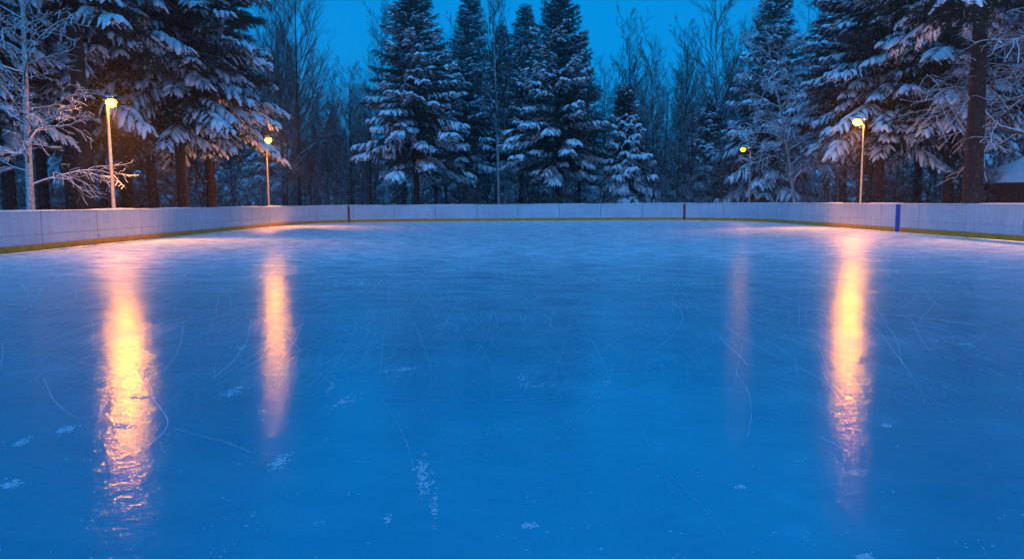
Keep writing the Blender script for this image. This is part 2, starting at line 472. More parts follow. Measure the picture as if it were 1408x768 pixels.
px_line([(1128, 600), (1150, 612), (1166, 620)], .010)
px_line([(520, 545), (600, 551), (700, 551), (780, 545), (840, 537)], .008)
px_line([(525, 548), (545, 580), (560, 610), (568, 640)], .005)
px_line([(845, 500), (835, 530), (815, 560), (780, 590), (760, 610)], .005)
px_line([(1012, 512), (1030, 540), (1034, 570), (1028, 600)], .005)
px_line([(1200, 410), (1215, 440), (1235, 470), (1240, 500)], .008)
px_line([(0, 440), (60, 432), (130, 420), (165, 408)], .02)
px_line([(880, 585), (905, 640), (960, 690), (1000, 740)], .003)
m, nt, b = mat('cut_ice'); b.inputs['Base Color'].default_value = (.62, .70, .8, 1); b.inputs['Roughness'].default_value = .45
n_ = ramp(nt, noise(nt, 9, 6, .75), [(.35, (.12, .33, .48)), (.62, (.5, .62, .72))]); nt.links.new(n_.outputs[0], b.inputs['Base Color'])
sk = obj('skate_marks', mb.mesh('skate_marks', False), m)
tag(sk, 'fine white skate cuts curving across the blue ice', 'skate marks', None, 'stuff')

# --- scraps of shaved snow left on the ice: low lumps of crumbs
mb = MB()
def lump(x, y, r, h, ang, st):
    k = 7; th = np.arange(k)/k*2*math.pi; rr = r*rng.uniform(.55, 1.2, k)
    ex = np.cos(th)*rr*st; ey = np.sin(th)*rr/st; c, s_ = math.cos(ang), math.sin(ang)
    X = x + ex*c - ey*s_; Y = y + ex*s_ + ey*c
    V = np.vstack([np.column_stack([X, Y, np.full(k, .0008)]), np.column_stack([x + (X-x)*.6, y + (Y-y)*.6, np.full(k, h)]), [[x, y, h*1.15]]])
    q = [[i, (i+1) % k, k+(i+1) % k, k+i] for i in range(k)]; t = [[k+i, k+(i+1) % k, 2*k] for i in range(k)]
    mb.add(V, T=t, Q=q)
def scrap(px, py, wpx, hpx, n, slope=0.0, r=.006):
    for _ in range(int(n*.6)):
        u, v = rng.normal(size=2)*.42
        p = on_ground(px + u*wpx/2, py + v*hpx/2 + u*wpx/2*slope)
        lump(p[0], p[1], r*rng.uniform(.5, 1.7), rng.uniform(.0015, .005), rng.uniform(0, 3), rng.uniform(1, 1.7))
for a in ((93, 590, 30, 10, 130, -.3), (384, 635, 36, 20, 190, -.5), (323, 538, 44, 12, 120, -.45), (333, 477, 26, 8, 60, -.2),
          (455, 533, 12, 16, 40, -.5), (475, 550, 44, 16, 110, -.35), (550, 508, 60, 7, 140, -.12), (642, 409, 40, 5, 60, .1), (30, 607, 30, 10, 80, -.4),
          (582, 655, 26, 66, 260, 1.0), (598, 700, 10, 60, 70, .5), (730, 722, 24, 9, 90, -.1), (1018, 669, 11, 6, 50, 0),
          (1219, 585, 18, 6, 50, .1), (720, 520, 16, 24, 60, .2), (745, 530, 60, 8, 40, 0), (1285, 467, 30, 5, 30, .1), (1332, 474, 30, 5, 40, .1),
          (836, 525, 20, 6, 40, .1), (14, 665, 36, 14, 120, -.3), (1190, 765, 30, 12, 60, 0), (535, 715, 10, 16, 30, .1), (190, 546, 50, 5, 80, .0), (172, 585, 34, 7, 60, .1)):
    scrap(*a)
for _ in range(420):
    y = 1.9 + 12*rng.random()**1.5; x = rng.uniform(-.8, .8)*y
    q = rng.integers(1, 5)
    for _k in range(q): lump(x + rng.normal()*.03, y + rng.normal()*.03, rng.uniform(.002, .006)*(1+y*.05), .002, rng.uniform(0, 3), rng.uniform(1, 2))
sp = obj('snow_crumbs', mb.mesh('snow_crumbs'), plain('shaved_ice', (.48, .47, .56), .6, 0, 30, .3))
tag(sp, 'small scraps of shaved snow scattered over the near ice', 'snow', None, 'stuff')

# ------------------------------------------------------------------ lamps
def lathe(mb, prof, c=(0, 0, 0), k=16, axis='z', squash=1.0):
    th = np.arange(k)/k*2*math.pi
    V = np.array([[[r*math.cos(t), r*math.sin(t)*squash, z] for t in th] for r, z in prof]).reshape(-1, 3) + np.array(c)
    idx = np.arange(len(prof)*k).reshape(len(prof), k)
    a = idx[:-1]; b = np.roll(a, -1, 1); d = idx[1:]; c_ = np.roll(d, -1, 1)
    mb.add(V, Q=np.stack([a, b, c_, d], -1).reshape(-1, 4))
LH = 5.1
SPOT_W = 2000.0
def lamp_post(px, y, label, arm=-.30, snow=.5, glow=M_GLOW, pr=.055, lh=LH, xoff=0.0):
    """px is the column of the lamp head; arm = offset (m) of the head from the pole, along +x"""
    x = x_at(px, y) - arm
    o = empty('street_lamp', (x, y, 0)); o['label'] = label; o['category'] = 'street lamp'; o['group'] = 'lamp posts behind the rink boards'
    mb = MB(); lathe(mb, [(.0, -.1), (pr*2.2, -.1), (pr*2.2, .02), (pr*1.6, .04), (pr*1.15, .35), (pr, .36), (pr*.62, lh - .15), (pr*.62, lh-.12), (0, lh - .11)])
    obj('pole', mb.mesh('pole'), M_STEEL, o)
    if abs(arm) > .02:
        mb = MB(); t = np.linspace(0, 1, 7)
        P = np.column_stack([arm*t, t*0, (lh - .2) + .28*np.sin(t*math.pi/2)]); mb.tubes(P[None], np.full((1, 7), .022), 8)
        obj('arm', mb.mesh('arm'), M_STEEL, o)
    z = lh + .05
    # floodlight head: a bowl shaped housing with a bulging lens, tilted down towards the rink
    aim = Vector((1.0 - (x + arm), y*.45 - y, 0)).normalized(); aim = (aim + Vector((0, 0, -2.0))).normalized()
    HM = Matrix.Translation((arm, 0, z)) @ aim.to_track_quat('-Z', 'Y').to_matrix().to_4x4()
    mb = MB()
    lathe(mb, [(0, .15), (.05, .148), (.09, .13), (.14, .08), (.185, .02), (.197, -.03), (.187, -.033), (.165, .0), (.12, .045), (0, .06)], k=20)
    hd = obj('lamp_housing', mb.mesh('lamp_housing'), M_HOUSING, o); hd.matrix_local = HM
    mb = MB(); lathe(mb, [(.10, .03), (.145, -.01), (.162, -.06), (.152, -.12), (.11, -.172), (.055, -.195), (0, -.2)], k=24)
    ln = obj('lens', mb.mesh('lens'), glow, o); ln.matrix_local = HM
    ld = bpy.data.lights.new('lamp_light', 'SPOT'); ld.energy = SPOT_W * (1 if glow is M_GLOW else .12); ld.color = (1, .30, .03)
    ld.spot_size = R(94); ld.spot_blend = .7; ld.shadow_soft_size = .12
    lo = bpy.data.objects.new('lamp_light', ld); COL.objects.link(lo); lo.parent = o
    aim2 = (Vector((aim.x, aim.y, 0)).normalized() * .62 + Vector((0, 0, -1))).normalized()
    lo.matrix_local = Matrix.Translation(Vector((arm, 0, z)) + aim * .24) @ aim2.to_track_quat('-Z', 'Y').to_matrix().to_4x4()
    if snow:
        mb = MB(); k = 12
        for j in range(5):
            c = np.array([arm*(.1 + .2*j) if abs(arm) > .02 else 0, rng.normal()*.03, z + .17 - .0*j - (.12 if j < 2 else 0)])
            lathe(mb, [(0, .11*snow+.0), (.08, .10*snow), (.13, .05*snow), (.13, 0), (.07, -.03), (0, -.035)], c, 10, squash=.8)
        obj('snow_cap', mb.mesh('snow_cap'), SNOW, o)
    return o
lamp_post(162, 27.5, 'tall lamp post with glowing orange head by the snowy birch', arm=.14, snow=.25, pr=.075)
lamp_post(373, 44, 'glowing orange lamp post before the tall bare trees left of the centre', arm=.12, snow=.25)
lamp_post(1175, 35.8, 'glowing orange lamp post with snow lump on its arm beside the big right pine', arm=-.32, snow=1.0)
lamp_post(1020.5, 53, 'dim small lamp post under the leaning birch by the far right corner', arm=-.55, snow=.8, glow=M_GLOW_DIM, pr=.07, lh=5.0)
lamp_post(1530, 23.5, 'lamp post outside the right edge whose orange glow falls on the right ice', arm=-.32, snow=.6)

# ------------------------------------------------------------------ conifers
def conifer(seed, H, cb, rad, r0, nbr, shape='pine', snow=.5, needles=16, tw_sp=.17, len_pow=.8, droop=.45, top_r=.24):
    """returns (wood mesh, needle mesh, snow mesh); crown from cb*H to H, widest branch 'rad'"""
    g = np.random.default_rng(seed)
    wood, nee, sno = MB(), MB(), MB()
    k = 16; t = np.linspace(0, 1, k)
    lean = g.normal(0, .012, 2)*H; w1 = g.normal(0, .05, 2)
    tp = np.column_stack([lean[0]*t**2 + w1[0]*np.sin(t*5), lean[1]*t**2 + w1[1]*np.sin(t*4), -.3 + (H+.3)*t])
    tr = r0*(1 - t)**.8 + .012; tr[0] *= 1.25
    wood.tubes(tp[None], tr[None], 9)
    tx = lambda z: np.array([np.interp(z, tp[:, 2], tp[:, 0]), np.interp(z, tp[:, 2], tp[:, 1]), z])
    TW = []; BR = []; BRr = []
    for i in range(nbr):
        u = ((i + g.random()) / nbr)            # 0 bottom .. 1 top
        u = u**.92
        z = H*(cb + (1 - cb)*u) - .05
        ang = i*2.39996 + g.normal()*.35
        prof = ((1 - u)**len_pow)*(.75 + .25*min(1, u*6)) if shape != 'pine' else ((1 - u)**len_pow)*(.8 + .2*min(1, u*5))
        L = rad*prof*g.uniform(.55, 1.14) + top_r*g.uniform(.5, 1.2)
        if u < .1 and g.random() < .25: L *= .6
        up0 = (.10 + .55*u) if shape == 'pine' else (-.05 + .5*u)
        dr = droop*(1 - .75*u)*g.uniform(.7, 1.3)
        m = 9; s = np.linspace(0, 1, m)
        side = g.normal()*.12
        rr = L*s; zz = z + L*(up0*s - dr*s**2 + (.10*s**4 if shape == 'pine' else .16*s**4))
        a = ang + side*s
        P = np.column_stack([np.cos(a)*rr, np.sin(a)*rr, zz]); c = tx(min(z, H)); P[:, :2] += c[:2]
        BR.append(P); BRr.append((.012 + .013*L)*(1 - s*.85))
        # side twigs
        step = tw_sp*(.8 + .06*L); n = int(L*.92/step) + 2
        q0 = .12 if L < 1.5 else .16
        q = np.linspace(q0, 1, n) + g.normal(0, .01, n); q = np.clip(q, 0, 1)
        base = np.stack([np.interp(q, s, P[:, j]) for j in range(3)], -1)
        T = norm(np.stack([np.interp(q, s, np.gradient(P[:, j])) for j in range(3)], -1))
        sd = norm(np.cross(T, [0, 0, 1.]))
        brs = g.random() < (snow*1.25 if u < .75 else snow*.55)
        patch_c = g.random(); patch_w = g.uniform(.25, .6)
        for sg in (-1, 1):
            wgt = np.sin(np.clip((q - .05)/.95, 0, 1)**.8*math.pi*.93)**.7 + .12
            tl = (.20 + .30*L**.75*.62)*wgt*g.uniform(.7, 1.25, n) + .12
            fw = g.uniform(.5, .9, n)
            d = norm(T*fw[:, None] + sd*sg*g.uniform(.55, 1, n)[:, None] + np.array([0, 0, 1])*g.normal(.02, .13, n)[:, None])
            on = (np.abs(q - patch_c) < patch_w) | (q > .72)
            sn = brs & on & (g.random(n) < .85)
            TW.append((base, d, tl, sn, np.full(n, u), q))
        # leader twig
        TW.append((P[-1:], T[-1:], np.array([.28]), np.array([brs]), np.array([u]), np.array([1.0])))
    wood.tubes(np.array(BR), np.array(BRr), 4)
    B = np.concatenate([x[0] for x in TW]); D = np.concatenate([x[1] for x in TW]); TL = np.concatenate([x[2] for x in TW])
    SN = np.concatenate([x[3] for x in TW]); U = np.concatenate([x[4] for x in TW]); Q = np.concatenate([x[5] for x in TW])
    M = len(B); s = np.linspace(0, 1, 4)
    dz = (-.35 if shape == 'pine' else -.55)*(1 - .6*U)*(1 + SN*.5)
    TP = B[:, None] + D[:, None]*(TL[:, None]*s)[..., None]
    TP[..., 2] += dz[:, None]*TL[:, None]*s**2
    wood.tubes(TP, np.tile([.012, .010, .007, .004], (M, 1)), 3, cap=False)
    # needles: narrow blades standing round the twig, denser to the tip
    cntN = np.maximum(4, (needles*np.clip(TL/.45, .35, 2.0))).astype(int)
    own = np.repeat(np.arange(M), cntN); K = len(own)
    ts = 1 - g.random(K)**1.35; ts = np.clip(ts, 0, 1)
    f = ts*3; i0 = np.minimum(f.astype(int), 2); fr = (f - i0)[:, None]
    base = TP[own, i0]*(1-fr) + TP[own, i0+1]*fr
    td = norm(TP[own, np.minimum(i0+1, 3)] - TP[own, i0])
    rd = g.normal(size=(K, 3)); rd -= (rd*td).sum(1, keepdims=True)*td; rd = norm(rd)
    rd[:, 2] -= .12
    nd = norm(td*g.uniform(.5, 1.3, K)[:, None] + rd*g.uniform(.5, 1.1, K)[:, None])
    nl = g.uniform(.09, .20, K) if shape == 'pine' else g.uniform(.07, .15, K)
    wd = norm(np.cross(nd, g.normal(size=(K, 3))))*(g.uniform(.010, .022, K))[:, None]
    V = np.stack([base - wd, base + wd, base + nd*nl[:, None] + wd*.5, base + nd*nl[:, None] - wd*.5], 1)
    nee.add(V.reshape(-1, 3), Q=np.arange(K*4).reshape(K, 4))
    # snow: fingers along the twigs, fat where they merge to pads
    idx = np.where(SN)[0]
    s5 = np.linspace(.05, 1.04, 5)
    Pn = np.stack([np.stack([np.interp(s5*.999, s, TP[i, :, j]) for j in range(3)], -1) for i in idx]) if len(idx) else np.zeros((0, 5, 3))
    if len(idx):
        fat = np.clip(.036 + .11*g.random(len(idx))**1.5, .03, .15)*np.where(Q[idx] > .6, 1.15, .85)*(1 - .35*U[idx])
        pr = np.array([.35, .85, 1.0, .95, .35])[None]*fat[:, None]*g.uniform(.75, 1.2, (len(idx), 5))
        Pn = Pn + g.normal(0, .012, Pn.shape); Pn[..., 2] += pr*.55 + .012
        sno.tubes(Pn, pr, 6, .72)
    # crumbs and flecks on needles everywhere else
    nf = int(M*(.35 + .7*snow)); o2 = g.integers(0, M, nf)
    keep = g.random(nf) < np.where(U[o2] > .7, .55, .9); o2 = o2[keep]; nf = len(o2)
    tt = g.uniform(.3, 1.0, nf); f = tt*3; i0 = np.minimum(f.astype(int), 2); fr = (f-i0)[:, None]
    c = TP[o2, i0]*(1-fr) + TP[o2, i0+1]*fr; c += g.normal(0, .03, c.shape); c[:, 2] += .03
    d = norm(TP[o2, 3] - TP[o2, 0])
    ln = g.uniform(.03, .09, nf)[:, None]; r = g.uniform(.012, .035, nf)
    P3 = np.stack([c - d*ln, c, c + d*ln], 1); P3[:, 1, 2] += .008
    sno.tubes(P3, np.stack([r*.4, r, r*.35], 1), 4, .7, cap=False)
    return wood.mesh('conifer_trunk'), nee.mesh('conifer_crown', False), sno.mesh('conifer_snow')

TEMPL = {}
def tree_template(key, bark, **kw):
    TEMPL[key] = (conifer(**kw), bark)
tree_template('pine_a', BARK_PINE, seed=1, H=18.6, cb=.20, rad=5.1, r0=.26, nbr=235, snow=.55, len_pow=.80, needles=17)
tree_template('pine_b', BARK_PINE, seed=2, H=18.6, cb=.20, rad=5.3, r0=.26, nbr=235, snow=.52, len_pow=.82, needles=17)
tree_template('slim', BARK_DARK, seed=3, H=18.5, cb=.21, rad=3.1, r0=.20, nbr=200, snow=.58, len_pow=.7, needles=15, tw_sp=.19)
tree_template('big_a', BARK_PINE, seed=4, H=19.0, cb=.25, rad=4.6, r0=.27, nbr=270, snow=.48, len_pow=.5, needles=20, droop=.6, tw_sp=.15)
tree_template('big_b', BARK_PINE, seed=5, H=20.0, cb=.27, rad=4.9, r0=.30, nbr=260, snow=.45, len_pow=.5, needles=20, droop=.65, tw_sp=.15)
tree_template('high', BARK_DARK, seed=14, H=20, cb=.40, rad=4.2, r0=.34, nbr=190, snow=.55, len_pow=.5, needles=20, droop=.5, tw_sp=.15)
tree_template('spruce', BARK_DARK, seed=6, H=18.6, cb=.035, rad=5.0, r0=.26, nbr=330, shape='spruce', snow=.5, len_pow=.95, needles=15, droop=.55)
tree_template('small', BARK_DARK, seed=7, H=9.5, cb=.05, rad=2.5, r0=.14, nbr=200, shape='spruce', snow=.72, len_pow=.75, needles=15, droop=.6, tw_sp=.15)
tree_template('far', BARK_DARK, seed=8, H=15, cb=.04, rad=3.2, r0=.2, nbr=190, shape='spruce', snow=.5, len_pow=.8, needles=9, tw_sp=.26)

def place_tree(key, px, y, label, group=None, h=None, rz=None, name='pine_tree', wscale=1.0, cat='tree', base_z=None, bark=None, parts=True, top_py=None):
    (w, n, s), bk = TEMPL[key]
    H0 = {'pine_a': 18.6, 'pine_b': 18.6, 'slim': 18.5, 'big_a': 19, 'big_b': 20, 'spruce': 18.6, 'small': 9.5, 'far': 15, 'high': 20}[key]
    if top_py is not None: h = z_at(top_py, y, px)
    k = 1.0 if h is None else h/H0
    x = x_at(px, y)
    o = empty(name, (x, y, 0), rng.uniform(0, 6.28) if rz is None else rz, (k*wscale, k*wscale, k))
    tag(o, label, cat, group)
    obj('trunk', w, bark or bk, o); obj('crown', n, NEEDLES, o); obj('snow_cover', s, SNOW, o)
    return o
G1 = 'tall pines crowding the left of the rink'
place_tree('big_a', 14, 35, 'dark pine with a thin trunk at the left edge behind the birch', G1, top_py=-330)
place_tree('big_b', 102, 36, 'pine with dark trunk just left of the thick brown trunk by the first lamp', G1, top_py=-350)
place_tree('high', 122, 32, 'pine with the thick brown trunk left of the brightest lamp post', G1, top_py=-400)
place_tree('big_b', 176, 40, 'pine with dark trunk just right of the brightest lamp post', G1, top_py=-250)
place_tree('big_a', 253, 40, 'snow laden pine with brown trunk between the two left lamps', G1, top_py=-210, rz=2.1)
place_tree('big_b', 292, 46, 'rightmost pine of the left clump with drooping white boughs', G1, top_py=-130, rz=.7)
place_tree('big_b', -70, 30, 'pine beyond the left edge reaching snowy boughs into the picture', G1, top_py=-350)
place_tree('pine_a', 573, 58, 'broad cone shaped pine left of centre with snowy lower boughs', 'centre pines', top_py=-14, rz=1.2)
place_tree('pine_b', 771, 58, 'broad cone shaped pine right of centre with snowy shoulders', 'centre pines', top_py=-2, rz=4.0)
place_tree('slim', 640, 65, 'slim dark pine close on the right of the left broad pine', 'centre pines', top_py=4)
place_tree('slim', 716, 67, 'slim pine close on the left of the right broad pine', 'centre pines', top_py=22)
place_tree('slim', 684, 72, 'slim pine in the gap between the two broad pines', 'centre pines', top_py=48)
place_tree('slim', 600, 70, 'slim pine half hidden behind the left broad pine', 'centre pines', top_py=70)
place_tree('slim', 797, 66, 'slim pine half hidden behind the right broad pine', 'centre pines', top_py=60)
place_tree('small', 861, 60, 'small snow heaped spruce right of the broad centre pine', None, top_py=122, name='spruce_tree', wscale=.95)
place_tree('small', 972, 66, 'low snow loaded spruce with drooping white boughs left of the leaning birch', None, top_py=150, name='spruce_tree', wscale=1.35)
place_tree('spruce', 1055, 60, 'tall wide spruce behind the leaning birch with boughs to the ground', None, top_py=-28, name='spruce_tree')
place_tree('big_a', 212, 46, 'shadowed pine set back between the brightest lamp and the next brown trunks', G1, top_py=-160, rz=3.3)
place_tree('big_b', 62, 42, 'shadowed pine standing back behind the pale birch', G1, top_py=-200, rz=1.0)
place_tree('big_a', 145, 50, 'farthest dark pine seen behind the brightest lamp post', G1, top_py=-90, rz=4.4)
G2 = 'tall pines on the right of the rink'
place_tree('big_a', 1207, 43.5, 'large pine behind the right lamp with snow hanging on its boughs', G2, top_py=-120, rz=5.2, wscale=1.0)
place_tree('big_b', 1262, 50, 'pine in the shade between the two big right trunks', G2, top_py=-80)
place_tree('big_a', 1305, 41, 'pine close on the left of the thickest dark trunk', G2, top_py=-180, rz=1.9)
place_tree('high', 1338, 31, 'pine with the thickest dark trunk by the hut', G2, top_py=-420, rz=3.3, bark=BARK_DARK, wscale=1.0)
place_tree('big_a', 1440, 54, 'pine rising behind the hut at the right edge', G2, top_py=-120)
place_tree('big_a', 1160, 54, 'pine behind the right lamp leaning its boughs to the left', G2, top_py=-60)

# ------------------------------------------------------------------ bare trees
def bare(seed, H, r0, lean=(0, 0), up=.9, spread=.65, cb=.25, nb=26, lv=3, upright=True, sides=5, dens=1.0, gnarl=.12, blen=.42, rmin=.0055):
    g = np.random.default_rng(seed)
    trunk, br = MB(), MB()
    k = 18; t = np.linspace(0, 1, k); wob = g.normal(0, gnarl*.5, (k, 2)).cumsum(0)*.25
    P = np.column_stack([lean[0]*H*t**1.2 + wob[:, 0]*t, lean[1]*H*t**1.2 + wob[:, 1]*t, -.2 + (H+.2)*t])
    trunk.tubes(P[None], (r0*(1-t)**.85 + .006)[None], 8)
    def grow(P, rr, n, level, lo, L0):
        m = len(P); out = []
        for i in range(n):
            u = lo + (1-lo)*((i + g.random())/n)
            b = np.array([np.interp(u*(m-1), np.arange(m), P[:, j]) for j in range(3)])
            T = norm(np.array([np.interp(u*(m-1), np.arange(m), np.gradient(P[:, j])) for j in range(3)]))
            r = np.interp(u*(m-1), np.arange(m), rr)*.6
            sd = g.normal(size=3); sd -= sd.dot(T)*T; sd = norm(sd)
            if level > 1: sd[2] *= .5
            if level == 1: a = i*2.4 + g.normal()*.3; sd = np.array([math.cos(a), math.sin(a), .05])
            d = norm(T*up*g.uniform(.7, 1.3) + sd*spread*g.uniform(.8, 1.4))
            L = L0*(1 - u*.62)*g.uniform(.65, 1.25)
            q = 8; s = np.linspace(0, 1, q)
            cv = g.normal(0, gnarl, 3)*L; cv2 = g.normal(0, gnarl*.4, 3)*L
            Q = b + d*(L*s)[:, None] + cv*(s**2)[:, None] + cv2*np.sin(s*6)[:, None]
            Q[:, 2] += (.12*L*s**2 if upright else -.16*L*s**2)
            r = min(r, .006 + L*.012)
            R_ = r*(1 - s*.85) + .0035
            out.append((Q, R_, L))
        return out
    L1 = grow(P, r0*(1-t)**.85 + .006, nb, 1, cb, H*blen)
    allP = [x[0] for x in L1]; allR = [x[1] for x in L1]
    prev = L1
    for lvl in range(2, lv + 1):
        nx = []
        for Q, R_, L in prev:
            nx += grow(Q, R_, max(3, int(dens*(4 + L*(2.2 if lvl == 2 else 2.6)))), lvl, .15, L*.5)
        allP += [x[0] for x in nx]; allR += [x[1] for x in nx]; prev = nx
    br.tubes(np.array(allP), np.maximum(np.array(allR), rmin), 3 if sides < 5 else 4, cap=False)
    return trunk.mesh('bare_trunk'), br.mesh('bare_branches')
BT = {}
BT['birch_near'] = bare(21, 15, .16, (.03, .0), .7, .9, .16, 34, 3, upright=False, gnarl=.16, blen=.30, rmin=.013)
BT['tall_a'] = bare(22, 18, .17, (.01, 0), 1.0, .5, .28, 30, 3, blen=.36)
BT['tall_b'] = bare(23, 18, .16, (-.01, .01), 1.1, .5, .3, 26, 3, blen=.4)
BT['lean'] = bare(24, 14, .15, (-.20, 0), .65, .9, .16, 34, 3, upright=False, gnarl=.10, blen=.36, rmin=.019)
BT['far_a'] = bare(25, 16, .14, (.01, 0), 1.0, .55, .25, 26, 3, sides=4, blen=.36, rmin=.010)
BT['far_b'] = bare(26, 16, .12, (-.02, 0), 1.15, .5, .3, 22, 3, sides=4, blen=.40, rmin=.010)
BT['far_c'] = bare(27, 16, .12, (.04, 0), .9, .7, .15, 30, 3, sides=4, blen=.30, rmin=.010)
BT['shrub_a'] = bare(28, 4.2, .04, (.05, 0), .7, .9, .03, 26, 3, sides=4, upright=False, blen=.55, dens=1.3, gnarl=.2)
BT['shrub_b'] = bare(29, 3.6, .04, (-.06, 0), .8, .9, .02, 28, 3, sides=4, upright=False, blen=.6, dens=1.3, gnarl=.22)
BT['limb'] = bare(30, 13, .2, (0, 0), .45, 1.0, .2, 26, 3, upright=False, gnarl=.14, blen=.55, rmin=.011)
BH_ = {'birch_near': 15, 'tall_a': 18, 'tall_b': 18, 'lean': 14, 'far_a': 16, 'far_b': 16, 'far_c': 16, 'shrub_a': 4.2, 'shrub_b': 3.6, 'limb': 13}
def place_bare(key, px, y, label, top_py, group=None, name='bare_tree', bark=None, twig=None, rz=0.0, cat='tree', wscale=1.0):
    h = z_at(top_py, y, px); k = h/BH_[key]
    o = empty(name, (x_at(px, y), y, 0), rz, (k*wscale, k*wscale, k)); tag(o, label, cat, group)
    t_, b_ = BT[key]
    a = obj('trunk', t_, bark or BARK_DARK, o); c = obj('crown', b_, twig or TWIG, o)
    if twig is TWIG_BARE and b_.materials[0] is not TWIG_BARE: b_.materials[0] = TWIG_BARE
    return o
place_bare('birch_near', 42, 27, 'pale leafless birch at the far left with white snow lined branches', -170, name='birch_tree', bark=BARK_BIRCH, rz=.3, twig=TWIG_SNOW)
place_bare('tall_a', 413, 58, 'tall bare tree right of the second lamp with fine upswept twigs', -8, twig=TWIG_BARE)
place_bare('tall_b', 392, 63, 'tall bare tree just behind the second lamp post', 4, twig=TWIG_BARE)
place_bare('lean', 1097, 48, 'leaning birch with long snowy branches sweeping left by the small far lamp', 38, name='birch_tree', bark=BARK_BIRCH, twig=TWIG_SNOW)
place_bare('limb', 1452, 33, 'leafless tree beyond the right edge with snowy limbs reaching in over the hut', -190, rz=.5, twig=TWIG_SNOW)
place_bare('far_b', 687, 60, 'slender reddish birch standing between the two broad centre pines', -6, name='birch_tree', bark=BARK_BIRCH)
place_bare('far_c', 395, 52, 'low crooked bare tree with snowed branches beside the second lamp', 150, rz=1.0)
place_bare('far_a', 862, 72, 'fine twigged bare tree rising behind the small spruce', 50)
place_bare('far_b', 985, 66, 'bare tree with fanned crown behind the low spruce', 14)
place_bare('far_a', 940, 72, 'bare tree left of the low snow loaded spruce', 62)
place_bare('far_c', 1108, 66, 'tall thin bare tree between the wide spruce and the right pines', 0)
G3 = 'bare trees of the wood behind the rink'
bk = 0
for i in range(110):
    px = -120 + 1650*(i + rng.random())/110; y = rng.uniform(66, 104)
    if 425 < px < 520: top = rng.uniform(95, 190)
    elif 880 < px < 1010: top = rng.uniform(60, 150)
    elif 800 < px <= 880: top = rng.uniform(90, 170)
    else: top = rng.uniform(20, 160)
    place_bare(['far_a', 'far_b', 'far_c'][i % 3], px, y, 'thin leafless tree in the misty wood behind the rink', top, G3, rz=rng.uniform(0, 6.28), wscale=rng.uniform(.7, 1.1))
for i in range(34):
    px = rng.uniform(405, 515) if i % 2 else rng.uniform(865, 1005); y = rng.uniform(57, 76)
    place_bare(['far_c', 'far_a'][i % 2 if i % 3 else 0], px, y, 'thin leafless tree in the misty wood behind the rink', rng.uniform(110, 225), G3, rz=rng.uniform(0, 6.28), wscale=rng.uniform(.8, 1.3))
G4 = 'snowy shrubs behind the boards'
for i in range(110):
    px = -150 + 1750*(i + rng.random())/110
    y = rng.uniform(56, 74) if 330 < px < 1120 else rng.uniform(40, 62)
    place_bare(['shrub_a', 'shrub_b'][i % 2], px, y, 'low snow dusted leafless shrub just behind the boards', 277 - rng.uniform(1.6, 4.4)/y*1000*.8, G4, 'bare_shrub', rz=rng.uniform(0, 6.28), cat='shrub')
G5 = 'background spruces in the wood'
for i in range(62):
    px = -160 + 1750*(i + rng.random())/62; y = rng.uniform(70, 108)
    if 420 < px < 500: top = rng.uniform(190, 240)
    elif 800 < px < 1000: top = rng.uniform(150, 225)
    elif 500 <= px <= 800: top = rng.uniform(90, 210)
    else: top = rng.uniform(60, 200)
    place_tree('far', px, y, 'dark spruce fading into the blue mist behind the rink', G5, top_py=top, name='spruce_tree', wscale=rng.uniform(.8, 1.15))

# far wood closing the view: one mass
g = np.random.default_rng(77); w, n2 = MB(), MB()
for i in range(420):
    a = g.uniform(-1.25, 1.25); d = g.uniform(112, 150); x = d*math.sin(a); y = d*math.cos(a)
    H = g.uniform(9, 19); 
    P = np.array([[x, y, 0], [x + g.normal()*.2, y, H*.5], [x + g.normal()*.4, y, H]])
    w.tubes(P[None], np.array([[.18, .12, .03]]), 5)
    m_ = 130; zz = H*g.random(m_)**.9; L = (1 - zz/H)*H*.2 + .4; aa = g.uniform(0, 6.28, m_)
    A = np.column_stack([x + 0*aa, y + 0*aa, zz]); E = A + np.column_stack([np.cos(aa)*L, np.sin(aa)*L, g.uniform(-.3, .5, m_)*L])
    sd = norm(np.cross(E - A, g.normal(size=(m_, 3))))*(L*.16)[:, None]
    n2.add(np.stack([A - sd*.4, A + sd*.4, E + sd, E - sd], 1).reshape(-1, 3), Q=np.arange(m_*4).reshape(m_, 4))
w.add(np.concatenate(n2.v), Q=np.concatenate(n2.q))
fw = obj('distant_wood', w.mesh('distant_wood', False), plain('far_forest', (.035, .04, .04), .9, 0, 1.5, .5))
tag(fw, 'hazy mass of far forest closing the view', 'forest', None, 'stuff')

